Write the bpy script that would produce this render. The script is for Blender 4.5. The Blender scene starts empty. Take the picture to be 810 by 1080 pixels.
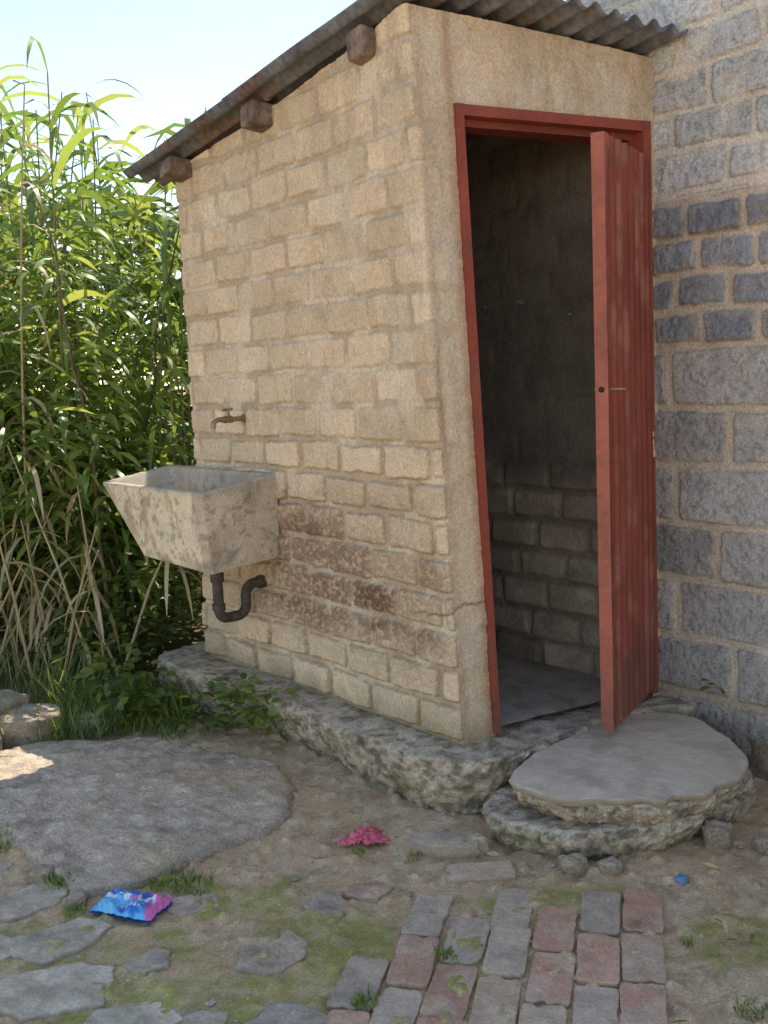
import bpy, math, random
import numpy as np
from mathutils import Vector, Matrix
random.seed(7); rng=np.random.default_rng(7)
scene=bpy.context.scene

# ------------------------------------------------------------------ noise
def _h(ix,iy,seed):
    n=(ix.astype(np.int64)*374761393+iy.astype(np.int64)*668265263+seed*1442695041)&0x7fffffff
    n=((n^(n>>13))*1274126177)&0x7fffffff
    n=(n^(n>>16))&0xffffff
    return n/float(0xffffff)
def vn(x,y,seed=0):
    x=np.asarray(x,float);y=np.asarray(y,float)
    xi=np.floor(x);yi=np.floor(y);fx=x-xi;fy=y-yi
    fx=fx*fx*(3-2*fx);fy=fy*fy*(3-2*fy)
    a=_h(xi,yi,seed);b=_h(xi+1,yi,seed);c=_h(xi,yi+1,seed);d=_h(xi+1,yi+1,seed)
    return (a*(1-fx)+b*fx)*(1-fy)+(c*(1-fx)+d*fx)*fy
def fbm(x,y,o=4,seed=0):
    s=0;a=.5;t=0
    for i in range(o):
        s=s+a*vn(x,y,seed+i*17);t+=a;a*=.55;x=x*2.03+3.1;y=y*2.03+1.7
    return s/t
def ss(a,b,x): 
    t=np.clip((x-a)/(b-a),0,1);return t*t*(3-2*t)
def mixc(c1,c2,t):
    t=np.asarray(t)[...,None];return np.asarray(c1)*(1-t)+np.asarray(c2)*t

# ------------------------------------------------------------------ mesh buffer
class Buf:
    def __init__(s): s.v=[];s.f=[];s.c=[];s.n=0
    def add(s,V,F,C):
        V=np.asarray(V,float).reshape(-1,3);C=np.asarray(C,float)
        if C.ndim==1: C=np.tile(C,(len(V),1))
        s.v.append(V);s.c.append(C.reshape(-1,3));F=np.asarray(F)
        s.f.append((F+s.n));s.n+=len(V)
    def build(s,name,mat,smooth=True,parent=None):
        V=np.concatenate(s.v);C=np.concatenate(s.c)
        me=bpy.data.meshes.new(name)
        fl=[];ls=[]
        for F in s.f:
            fl.append(F.reshape(-1));ls.append(np.full(len(F),F.shape[1]))
        li=np.concatenate(fl).astype(np.int32);lt=np.concatenate(ls).astype(np.int32)
        st=np.concatenate([[0],np.cumsum(lt)[:-1]]).astype(np.int32)
        me.vertices.add(len(V));me.vertices.foreach_set("co",V.astype(np.float32).ravel())
        me.loops.add(len(li));me.loops.foreach_set("vertex_index",li)
        me.polygons.add(len(lt));me.polygons.foreach_set("loop_start",st)
        me.polygons.foreach_set("use_smooth",np.full(len(lt),bool(smooth)))
        me.update(calc_edges=True);me.validate()
        at=me.color_attributes.new("Col",'FLOAT_COLOR','POINT')
        at.data.foreach_set("color",np.c_[C,np.ones(len(C))].astype(np.float32).ravel())
        me.materials.append(mat)
        ob=bpy.data.objects.new(name,me);scene.collection.objects.link(ob)
        if parent: ob.parent=parent
        return ob
def gridF(ny,nx,keep=None,flip=False,wrap=False):
    i=np.arange(ny-1)[:,None];j=np.arange(nx if wrap else nx-1)[None,:]
    j2=(j+1)%nx
    a=i*nx+j;b=i*nx+j2;c=(i+1)*nx+j2;d=(i+1)*nx+j
    F=np.stack([a,b,c,d],-1)
    if flip: F=F[...,::-1]
    if keep is not None: return F[keep]
    return F.reshape(-1,4)
def empty(name):
    o=bpy.data.objects.new(name,None);scene.collection.objects.link(o);return o

# ------------------------------------------------------------------ materials
def mat_vc(name,rough=.92,s1=60,a1=.35,s2=9,a2=.2,bump=.4,bs=140,bd=.004,metal=0,speck=0,spec=.25,spmin=.6):
    m=bpy.data.materials.new(name);m.use_nodes=True;nt=m.node_tree;N=nt.nodes;L=nt.links
    b=N["Principled BSDF"];b.inputs["Roughness"].default_value=rough;b.inputs["Metallic"].default_value=metal
    b.inputs["Specular IOR Level"].default_value=spec
    at=N.new("ShaderNodeAttribute");at.attribute_name="Col"
    tc=N.new("ShaderNodeTexCoord")
    def noise(s,det=3,r=.6):
        n=N.new("ShaderNodeTexNoise");n.inputs["Scale"].default_value=s;n.inputs["Detail"].default_value=det;n.inputs["Roughness"].default_value=r
        L.new(tc.outputs["Object"],n.inputs["Vector"]);return n
    def mul(colsock,n,amt):
        mr=N.new("ShaderNodeMapRange");mr.inputs["From Min"].default_value=.3;mr.inputs["From Max"].default_value=.7
        mr.inputs["To Min"].default_value=1-amt;mr.inputs["To Max"].default_value=1+amt
        L.new(n.outputs["Fac"],mr.inputs["Value"])
        vm=N.new("ShaderNodeVectorMath");vm.operation='SCALE'
        L.new(colsock,vm.inputs[0]);L.new(mr.outputs[0],vm.inputs["Scale"]);return vm.outputs[0]
    n1=noise(s1);n2=noise(s2)
    c=mul(at.outputs["Color"],n1,a1);c=mul(c,n2,a2)
    if speck:
        v=N.new("ShaderNodeTexVoronoi");v.inputs["Scale"].default_value=speck;L.new(tc.outputs["Object"],v.inputs["Vector"])
        mr=N.new("ShaderNodeMapRange");mr.inputs["From Min"].default_value=.08;mr.inputs["From Max"].default_value=.3
        mr.inputs["To Min"].default_value=spmin;mr.inputs["To Max"].default_value=1.05
        L.new(v.outputs["Distance"],mr.inputs["Value"])
        vm=N.new("ShaderNodeVectorMath");vm.operation='SCALE';L.new(c,vm.inputs[0]);L.new(mr.outputs[0],vm.inputs["Scale"]);c=vm.outputs[0]
    L.new(c,b.inputs["Base Color"])
    if bump:
        n3=noise(bs,3,.7);bp=N.new("ShaderNodeBump");bp.inputs["Strength"].default_value=bump;bp.inputs["Distance"].default_value=bd
        L.new(n3.outputs["Fac"],bp.inputs["Height"]);L.new(bp.outputs[0],b.inputs["Normal"])
    return m
def mat_leaf(name,tr_,mulc):
    m=bpy.data.materials.new(name);m.use_nodes=True;nt=m.node_tree;N=nt.nodes;L=nt.links
    N.remove(N["Principled BSDF"])
    at=N.new("ShaderNodeAttribute");at.attribute_name="Col"
    d=N.new("ShaderNodeBsdfDiffuse");t=N.new("ShaderNodeBsdfTranslucent");gl=N.new("ShaderNodeBsdfGlossy");gl.inputs["Roughness"].default_value=.4
    gl.inputs["Color"].default_value=(.6,.62,.55,1)
    vm=N.new("ShaderNodeVectorMath");vm.operation='MULTIPLY';vm.inputs[1].default_value=mulc
    L.new(at.outputs["Color"],d.inputs["Color"]);L.new(at.outputs["Color"],vm.inputs[0]);L.new(vm.outputs[0],t.inputs["Color"])
    mx=N.new("ShaderNodeMixShader");mx.inputs[0].default_value=tr_;L.new(d.outputs[0],mx.inputs[1]);L.new(t.outputs[0],mx.inputs[2])
    m2=N.new("ShaderNodeMixShader");m2.inputs[0].default_value=.08;L.new(mx.outputs[0],m2.inputs[1]);L.new(gl.outputs[0],m2.inputs[2])
    L.new(m2.outputs[0],N["Material Output"].inputs["Surface"]);return m
M_wall=mat_vc("cream_washed_brick",.95,120,.18,9,.09,.9,150,.007,spec=.1)
M_block=mat_vc("grey_concrete_block",.95,130,.25,12,.14,.8,150,.007,spec=.1,speck=95,spmin=.75)
M_inner=mat_vc("inner_brick",.95,90,.2,8,.2,.6,120,.006,spec=.1)
M_ground=mat_vc("dirt_and_moss",.97,150,.25,6,.10,.8,200,.006,spec=.1)
M_stone=mat_vc("rough_concrete_stone",.95,120,.25,16,.18,.9,110,.009,spec=.1,speck=75,spmin=.72)
M_paver=mat_vc("clay_paver",.93,130,.18,18,.16,.6,180,.004,spec=.1)
M_smooth=mat_vc("smooth_cement",.9,70,.08,6,.10,.3,120,.003,spec=.12)
M_red=mat_vc("red_oxide_paint",.65,60,.12,6,.14,.12,90,.002,spec=.25)
M_zinc=mat_vc("weathered_corrugated_iron",.7,40,.3,5,.3,.2,90,.002,metal=.15)
M_wood=mat_vc("weathered_timber",.9,40,.35,12,.35,.7,60,.008)
M_sink=mat_vc("stained_concrete_trough",.93,150,.20,12,.14,.55,200,.004)
M_plastic=mat_vc("plastic_film",.35,20,.03,3,.03,0,spec=.5)
M_black=mat_vc("black_pipe",.6,40,.35,8,.35,.1,80,.002)
M_brass=mat_vc("tarnished_brass",.45,80,.3,12,.3,.1,80,.001,metal=.7)
M_leaf=mat_leaf("leaf",.5,(1.9,1.75,1.2))
M_dry=mat_leaf("dry_leaf",.35,(1.2,1.1,.9))

# ------------------------------------------------------------------ site frame (metres)
C=np.array([.21,3.16]);Lp=np.array([-.77,4.38]);R=np.array([.95,3.58])
e=(Lp-C)/np.linalg.norm(Lp-C);SL=1.60
n=np.array([-.78,-.626])
g=(R-C)/np.linalg.norm(R-C);FL=np.linalg.norm(R-C)
m=np.array([g[1],-g[0]])
aperp=-n
def roofz(x,y):
    s=(x-C[0])*e[0]+(y-C[1])*e[1];a=(x-C[0])*aperp[0]+(y-C[1])*aperp[1]
    return 2.405-.125*s-.10*a
def lean(P):
    P=np.array(P,float);d2=(P[...,0]-C[0])**2+(P[...,1]-C[1])**2
    P[...,0]-=(P[...,2]-.19)/2.2*(.05*np.exp(-d2/.36)+.03*np.exp(-d2/.03));return P
def at(s,b,z):
    q=C+e*s+n*b;return [q[0],q[1],z]
def fr(s,o,z):
    q=C+g*s+m*o;return [q[0],q[1],z]
def box8(buf,P,col,div=1):
    F=[[0,3,2,1],[4,5,6,7],[0,1,5,4],[1,2,6,5],[2,3,7,6],[3,0,4,7]]
    buf.add(P,F,col)
def tube(buf,pts,rad,col,k=10,cap=True):
    pts=[Vector(p) for p in pts];nn=len(pts);V=[]
    if not hasattr(rad,'__len__'): rad=[rad]*nn
    up=Vector((0,0,1))
    t0=(pts[1]-pts[0]).normalized()
    u=t0.cross(up) if abs(t0.dot(up))<.95 else t0.cross(Vector((1,0,0)));u.normalize()
    for i,p in enumerate(pts):
        t=(pts[min(i+1,nn-1)]-pts[max(i-1,0)]).normalized()
        u=(u-t*u.dot(t)).normalized();w=t.cross(u)
        for j in range(k):
            a=2*math.pi*j/k;V.append(p+(u*math.cos(a)+w*math.sin(a))*rad[i])
    F=gridF(nn,k,wrap=True);buf.add([list(v) for v in V],F,col)
    if cap:
        for i in (0,nn-1):
            cc=[list(V[i*k+j]) for j in range(k)]+[list(pts[i])]
            buf.add(cc,[[j,(j+1)%k,k] for j in range(k)],col)

# ------------------------------------------------------------------ brick relief
def bricks(U,V,bl,bh,mo,seed,jit=.35,warp=.006):
    Uw=U+warp*2*(fbm(U*7,V*7,3,seed+5)-.5)*2; Vw=V+warp*2*(fbm(U*5+9,V*9,3,seed+6)-.5)*2
    row=np.floor(Vw/bh);rr=_h(row,row*0+3,seed)
    off=.5*(np.mod(row,2))+jit*(rr-.5)
    uu=Uw/bl+off;col=np.floor(uu)
    fu=(uu-col)*bl;fv=Vw-row*bh
    r=_h(col,row,seed+1);r2=_h(col,row,seed+2);r3=_h(col,row,seed+3)
    mm=mo*(.7+.7*r3)/2
    du=np.minimum(fu,bl-fu)-mm;dv=np.minimum(fv,bh-fv)-mm
    k=.014
    dd=np.where((du<k)&(dv<k),k-np.hypot(k-du,k-dv),np.minimum(du,dv))+.009*(fbm(U*38,V*38,3,seed+8)-.5)
    prof=ss(-.002,.007,dd)
    tilt=((fu/bl-.5)*(r2-.5)+(fv/bh-.5)*(r3-.5))
    return prof,r,r2,tilt,dd

# ================================================================== HOUSE
house=empty("brick_outhouse")
st=.0055
rc=.022
path=[];nor=[];S=[]
def seg(p0,p1,nv,s0,s1,stp=st):
    k=int(abs(s1-s0)/stp)
    for t in np.linspace(0,1,k,endpoint=False):
        path.append(p0+(p1-p0)*t);nor.append(nv);S.append(s0+(s1-s0)*t)
Lend=C+e*SL
seg(Lend-n*.85,Lend-n*rc,e,-(SL+.85),-(SL+rc),.02)
for t in np.linspace(0,1,6,endpoint=False):
    a=t*math.pi/2;nv=e*math.cos(a)+n*math.sin(a);path.append(Lend-n*rc-e*rc+nv*rc);nor.append(nv);S.append(-(SL+rc)+t*2*rc)
seg(Lend-e*rc,C+e*rc,n,-(SL-rc),-rc)
for t in np.linspace(0,1,8,endpoint=False):
    nv=n*(1-t)+m*t;nv=nv/np.linalg.norm(nv);path.append(C+(e*rc*(1-t)**2+g*rc*t**2));nor.append(nv);S.append(-rc+t*2*rc)
seg(C+g*rc,C+g*(FL+.02),m,rc,FL+.02)
path=np.array(path);nor=np.array(nor);S=np.array(S)
nz=int(2.4/st)
z0=.15
T=np.linspace(0,1,nz)[:,None]
ztop=roofz(path[:,0],path[:,1])[None,:]
Zg=z0+(ztop-z0)*T
Ug=np.broadcast_to(S[None,:],Zg.shape)
prof,r,r2,tilt,dd=bricks(Ug+10.06,Zg-.19+1.18,.247,.118,.019,11)
low=1-ss(.8,1.3,Zg+.35*(fbm(Ug*2,Zg*2,3,3)-.5)*2)
smear=ss(.52,.68,fbm(Ug*4.5,Zg*4.5,4,21))
front=ss(-.01,.03,Ug)
fsm=np.where(front>.5,1-.9*ss(.30,.48,fbm(Ug*5,Zg*3,3,33)),1)
rel=(.007+.010*low)*(1-.65*smear*(1-low*.7))
rel=rel*(1-front*.3)*fsm
ero=np.exp(-(((-Ug-.58)/.60)**2+((Zg-.66)/.26)**2)**1.6)*(1-front)
ero=np.clip(ero*(.5+1.2*r)*ss(.12,.5,fbm(Ug*6,Zg*6,3,77)+.18),0,1)
ero2=np.clip(ss(.5,.7,fbm(Ug*5,Zg*5,4,55))*.7*(r>.5)*(1-front),0,1)
hgt=prof*rel+prof*(r-.5)*.009*(.4+.6*low)*fsm+prof*tilt*.014*(.4+.6*low)*fsm
hgt+=.008*(fbm(Ug*3,Zg*3,3,9)-.5)+.006*(fbm(Ug*28,Zg*28,4,10)-.5)+.005*prof*(fbm(Ug*13,Zg*13,3,110)-.5)
pit=fbm(Ug*95,Zg*95,2,12)
hgt-=(.25+ero+ero2*.6)*prof*.010*ss(.35,.75,pit)
hgt-=.012*front*np.exp(-((Ug-.03)/.02)**2)*ss(.5,.8,fbm(Ug*3,Zg*6,3,90))
crk=np.exp(-(((Zg-(.60+.02*np.sin(Ug*14)+.05*(fbm(Ug*9,Ug*0,4,92)-.5)))/.0035)**2))*ss(-.22,-.12,Ug)*(1-ss(.1,.14,Ug))
hgt-=crk*.008
base=mixc((.80,.62,.42),(.69,.52,.33),fbm(Ug*1.6,Zg*1.6,4,40))
base=base*(1+.24*(r2-.5)*prof*fsm)[...,None]
base=mixc(base,(.82,.69,.50),.45*smear*(1-low))
mort=mixc((.74,.60,.43),(.56,.42,.28),ss(.35,.6,fbm(Ug*8,Zg*8,3,41)))
base=base*prof[...,None]+mort*(1-prof)[...,None]
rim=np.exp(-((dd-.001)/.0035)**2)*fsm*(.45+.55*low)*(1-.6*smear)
base=mixc(base,(.30,.21,.13),rim*.7*ss(.3,.55,fbm(Ug*14,Zg*14,3,43)+.12))  # thin shadow lines at brick edges painted into the colour as crevice dirt
gr=ss(.42,.66,pit)[...,None]
eroc=(np.array((.22,.13,.08))*(1-gr)+np.array((.60,.44,.30))*gr)
ew=((ero*.85+ero2*.22)*(.3+.7*prof))[...,None]
base=base*(1-ew)+eroc*ew
base=mixc(base,(.66,.50,.34),front*.6)
base=mixc(base,(.52,.38,.24),front*ss(.45,.65,fbm(Ug*9,Zg*2.5,4,61))*.65)
base=mixc(base,(.72,.60,.44),front*ss(.5,.65,fbm(Ug*14,Zg*6,4,62))*.6)
base=mixc(base,(.40,.19,.09),front*(np.exp(-((Ug-.115)/.016)**2)+.5*np.exp(-((Ug-.02)/.012)**2))*.5)
stain=ss(.48,.72,fbm(Ug*11,Zg*1.1,4,71))*ss(1.5,2.4,Zg)
base=mixc(base,(.42,.32,.21),stain*.35)
spk=ss(.64,.78,fbm(Ug*60,Zg*60,3,73));base=mixc(base,(.34,.25,.16),spk*.32*(1-.4*front))
base=mixc(base,(.27,.22,.12),(1-ss(.17,.3,Zg+.07*(fbm(Ug*9,Zg*9,3,80)-.5)))*.6)
base=mixc(base,(.12,.085,.06),np.clip(crk,0,1)*.7)
P=np.zeros(Zg.shape+(3,))
P[...,0]=path[None,:,0]+nor[None,:,0]*hgt;P[...,1]=path[None,:,1]+nor[None,:,1]*hgt;P[...,2]=Zg
Uc=(Ug[:-1,:-1]+Ug[1:,1:])/2;Zc=(Zg[:-1,:-1]+Zg[1:,1:])/2
keep=~((Uc>.135)&(Uc<.815)&(Zc<2.12))
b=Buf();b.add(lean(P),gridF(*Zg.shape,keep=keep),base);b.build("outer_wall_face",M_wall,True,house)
b=Buf()
def prism(buf,q,zb,col,zt=None):
    q=[np.array(p) for p in q]
    Pb=[[p[0],p[1],zb] for p in q];Pt=[[p[0],p[1],(zt if zt else roofz(p[0],p[1])-.006)] for p in q]
    box8(buf,lean(Pb+Pt),col)
dk=(.26,.21,.16)
i0=.035
prism(b,[C+e*(SL-i0)-n*i0,C+e*.0-n*i0+g*.03,C-n*.11+g*.03+e*.1,C+e*(SL-i0)-n*.11],.1,dk)
prism(b,[C+g*.04-m*.03,C+g*.128-m*.03,C+g*.128-m*.11,C+g*.04-m*.11],.1,dk)
prism(b,[C+g*.1285-m*.03,C+g*.8215-m*.03,C+g*.8215-m*.11,C+g*.1285-m*.11],2.14,dk)
prism(b,[C+g*.822-m*.03,C+g*.85-m*.03,C+g*.85-m*.11,C+g*.822-m*.11],.1,dk)
prism(b,[C+e*(SL-.035)-n*.1105,C+e*(SL-.12)-n*.1105,C+e*(SL-.12)-n*.80,C+e*(SL-.035)-n*.80],.1,dk)
b.build("wall_core",M_inner,False,house)
dI=-e
ni=n
Ss=np.linspace(-1.62,-.1,190);Zi=np.linspace(.17,2.5,300)
Ug,Zg=np.meshgrid(Ss,Zi)
prof,r,r2,tilt,dd=bricks(Ug+8,Zg+1,.25,.118,.02,91)
lw=1-ss(.85,1.05,Zg)
hgt=prof*(.003+.013*lw)+prof*(r-.5)*.01*(.2+lw)+.012*(fbm(Ug*4,Zg*4,4,8)-.5)
hgt=hgt+.02+.006*(fbm(Ug*20,Zg*20,3,18)-.5)
col=mixc((.34,.27,.20),(.42,.33,.23),fbm(Ug*3,Zg*3,4,5));col=mixc(col,(.12,.10,.08),ss(.85,1.0,Zg+.1*(fbm(Ug*6,Zg*6,3,2)-.5))*.75)  # dark plaster above; dimness of the room's upper part also painted in
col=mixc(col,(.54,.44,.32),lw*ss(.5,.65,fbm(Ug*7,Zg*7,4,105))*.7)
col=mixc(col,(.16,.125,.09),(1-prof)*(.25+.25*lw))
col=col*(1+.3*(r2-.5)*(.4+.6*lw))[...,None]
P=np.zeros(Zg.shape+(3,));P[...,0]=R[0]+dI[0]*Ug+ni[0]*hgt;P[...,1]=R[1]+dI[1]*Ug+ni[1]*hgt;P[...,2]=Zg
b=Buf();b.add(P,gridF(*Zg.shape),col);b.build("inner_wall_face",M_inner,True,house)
b=Buf();q=[C+g*.03-m*.02,C+g*.845-m*.02,R+e*1.55,C+e*1.55-n*.05]
k=60;a_=np.linspace(0,1,k);A,B_=np.meshgrid(a_,a_)
P=np.zeros((k,k,3))
for i in range(2):
    P[...,i]=(q[0][i]*(1-A)+q[1][i]*A)*(1-B_)+(q[3][i]*(1-A)+q[2][i]*A)*B_
P[...,2]=.203+.008*(fbm(P[...,0]*8,P[...,1]*8,4,4)-.5)
fc=mixc((.62,.50,.37),(.42,.34,.25),ss(.3,.7,fbm(P[...,0]*5,P[...,1]*5,4,14)));fc=mixc(fc,(.25,.19,.13),ss(.55,.75,fbm(P[...,0]*18,P[...,1]*18,3,15))*.5)
b.add(P,gridF(k,k),fc);b.build("cement_floor",M_smooth,True,house)
# --- roof
b=Buf();na=260;ns=60
aa=np.linspace(-.13,.838,na)
for sh,(f0,f1) in enumerate([(0,.57),(.5,1.)]):
    tt=np.linspace(f0,f1,ns);A,Tt=np.meshgrid(aa,tt)
    s0=-.125-.17*A+.02*(vn(A*1.7+3,A*0,6)-.5);s1=1.80+0*A
    Sg=s0+(s1-s0)*Tt
    x=C[0]+e[0]*Sg+aperp[0]*A;y=C[1]+e[1]*Sg+aperp[1]*A
    z=roofz(x,y)+.026+.013*np.sin(A/.076*2*math.pi+.6)+.004*(1-sh)+.014*(fbm(A*3,Sg*2,2,3)-.5)+.012*(vn(A*7,Sg*0+1,8)-.5)
    colr=mixc((.20,.205,.22),(.12,.125,.14),fbm(A*5,Sg*2,4,6));colr=mixc(colr,(.20,.11,.065),ss(.52,.72,fbm(A*8,Sg*5,4,16))*.6)
    b.add(np.stack([x,y,z],-1),gridF(ns,na),colr)
ro=b.build("corrugated_roof",M_zinc,True,house)
mo=ro.modifiers.new("t",'SOLIDIFY');mo.thickness=.004
b=Buf()
for k,(s_,hh) in enumerate([(.27,.085),(.89,.08),(1.50,.075)]):
    w=.045
    P8=[]
    for bo,ds in [(.085+.015*k%2,-w),(.085+.01*k,w),(-.85,w),(-.85,-w)]:
        p=at(s_+ds,bo,0);P8.append([p[0],p[1],roofz(p[0],p[1])-hh+.012])
    for bo,ds in [(.095,-w),(.09,w),(-.85,w),(-.85,-w)]:
        p=at(s_+ds,bo,0);P8.append([p[0],p[1],roofz(p[0],p[1])+.010])
    box8(b,P8,(.19,.14,.11))
wo=b.build("roof_purlins",M_wood,False,house);bv=wo.modifiers.new("b",'BEVEL');bv.width=.012;bv.segments=2

# --- steel door frame
b=Buf();red=(.28,.062,.038);red2=(.22,.048,.031)
def fbox(s0,s1,o0,o1,za,zb,c):
    K=60 if zb-za>1 else 1
    zs=np.linspace(za,zb,K+1);V=[];Cc=[]
    for z in zs:
        V+=[fr(s0,o0,z),fr(s1,o0,z),fr(s1,o1,z),fr(s0,o1,z)]
        wv=float(ss(.55,.8,fbm(np.array([z*14+s0*40]),np.array([s0*9]),3,18))[0])*.5+.45*float(1-ss(.2,.45,np.array([z]))[0])
        Cc+=[np.array(c)*(1-wv)+np.array((.14,.075,.05))*wv]*4
    V=lean(V);b.add(V,gridF(K+1,4,wrap=True),np.array(Cc));b.add(np.vstack([V[:4],V[-4:]]),[[0,3,2,1],[4,5,6,7]],np.array(c))
for (s0,s1,s2) in [(.122,.147,.165),(.832,.800,.783)]:
    fbox(min(s0,s1),max(s0,s1),.013,-.118,.195,2.135,red)
    fbox(min(s1,s2)+.0005,max(s1,s2)-.0005,-.030,-.115,.197,2.100,red2)
fbox(.148,.799,.012,-.117,2.102,2.134,red)
fbox(.149,.798,-.030,-.114,2.080,2.1015,red2)
b.build("door_frame",M_red,False,house)
# --- door leaf
door=empty("steel_door")
b=Buf()
N0=np.array([.675,3.165]);H=np.array([.935,3.615]);dl=(H-N0);DL=np.linalg.norm(dl);dl/=DL
dn=np.array([dl[1],-dl[0]])
zb,zt=.225,2.02
xs=[0,.0355,.036];os=[.020,.020,.016]
pitch=.062;x=.036
while x<DL-.075:
    xs+=[x+.018,x+.026,x+.048,x+.056];os+=[.016,.026,.026,.016];x+=pitch
xs+=[DL-.036,DL-.0355,DL];os+=[.016,.020,.020]
xs=np.array(xs);os=np.array(os);zz=np.linspace(zb,zt,110)
X,Zd=np.meshgrid(xs,zz);O=np.broadcast_to(os[None,:],X.shape)+.006*(fbm(X*4,Zd*2,3,5)-.5)
col=mixc((.29,.068,.042),(.23,.052,.033),fbm(X*9,Zd*3,4,6))
col=mixc(col,(.44,.19,.13),ss(.5,.72,fbm(X*16,Zd*7,4,46))*.45)
col=mixc(col,(.13,.065,.042),ss(.6,.78,fbm(X*40,Zd*20,4,47))*.5)
col=mixc(col,(.14,.07,.045),(1-ss(.24,.7,Zd+.4*(fbm(X*15,Zd*6,3,48)-.5)))*.6)
P=np.stack([N0[0]+dl[0]*X+dn[0]*O,N0[1]+dl[1]*X+dn[1]*O,Zd],-1)
b.add(P,gridF(*X.shape),col)
b.build("door_skin",M_red,False,door)
b=Buf()
def dbox(x0,x1,o0,o1,za,zb_,c):
    K=120 if zb_-za>1 else 1
    def q(x,o,z): return [N0[0]+dl[0]*x+dn[0]*o,N0[1]+dl[1]*x+dn[1]*o,z]
    V=[];Cc=[]
    for i in range(K+1):
        z=za+(zb_-za)*i/K
        V+=[q(x0,o0,z),q(x0,o1,z),q(x1,o1,z),q(x1,o0,z)]
        for j in range(4):
            cc=np.array(c)*(.9+.2*float(vn(np.array([z*7]),np.array([x0*9]),3)[0]))
            wv=float(ss(.6,.8,fbm(np.array([z*34]),np.array([x0*9+j*5]),3,8))[0])*.45+.4*float(1-ss(.2,.4,np.array([z]))[0])
            Cc.append(cc*(1-wv)+np.array((.16,.08,.055))*wv)
    F=gridF(K+1,4,wrap=True);b.add(V,F,np.array(Cc));
    b.add(V[:4]+V[-4:],[[0,3,2,1],[4,5,6,7]],np.array(c))
cr=(.37,.115,.072)
dbox(-.001,.036,-.022,.0185,zb-.02,zt+.004,cr)
dbox(DL-.036,DL+.001,-.022,.0185,zb-.02,zt+.004,cr)
dbox(.037,DL-.037,-.021,.0155,zt-.036,zt+.003,cr);dbox(.037,DL-.037,-.021,.0155,zb-.019,zb+.02,cr)
dbox(.037,DL-.037,-.021,.0125,1.08,1.115,cr)
b.build("door_edge_frame",M_red,False,door)
b=Buf()
q=lambda x,o,z:[N0[0]+dl[0]*x+dn[0]*o,N0[1]+dl[1]*x+dn[1]*o,z]
tube(b,[q(-.004,-.002,1.275),q(.01,-.002,1.275)],.009,(.02,.015,.012))  # near-black plug, painted shade standing for the open lock hole
tube(b,[q(.02,-.03,1.275),q(.02,.065,1.275)],.003,(.35,.3,.25),8)
b.build("door_bolt_and_hole",M_brass,True,door)
b=Buf()
for z in (.5,1.75): tube(b,[q(DL+.012,.012,z),q(DL+.012,.012,z+.09)],.010,red2,8)
b.build("hinges",M_red,True,door)

# ================================================================== generic rounded slab / stone
def catmull(pts,N):
    pts=np.array(pts,float);K=len(pts);out=[]
    seglen=[np.linalg.norm(pts[(i+1)%K]-pts[i]) for i in range(K)];tot=sum(seglen)
    for k in range(N):
        d=tot*k/N;i=0
        while d>seglen[i]: d-=seglen[i];i+=1
        t=d/seglen[i];p0,p1,p2,p3=pts[i-1],pts[i],pts[(i+1)%K],pts[(i+2)%K]
        out.append(.5*((2*p1)+(-p0+p2)*t+(2*p0-5*p1+4*p2-p3)*t*t+(-p0+3*p1-3*p2+p3)*t**3))
    return np.array(out)
def lin(pts,N):
    pts=np.array(pts,float);K=len(pts)
    sl=np.array([np.linalg.norm(pts[(i+1)%K]-pts[i]) for i in range(K)]);cs=np.r_[0,np.cumsum(sl)]
    d=np.linspace(0,cs[-1],N,endpoint=False);P2=np.vstack([pts,pts[:1]])
    return np.c_[np.interp(d,cs,P2[:,0]),np.interp(d,cs,P2[:,1])]
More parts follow.
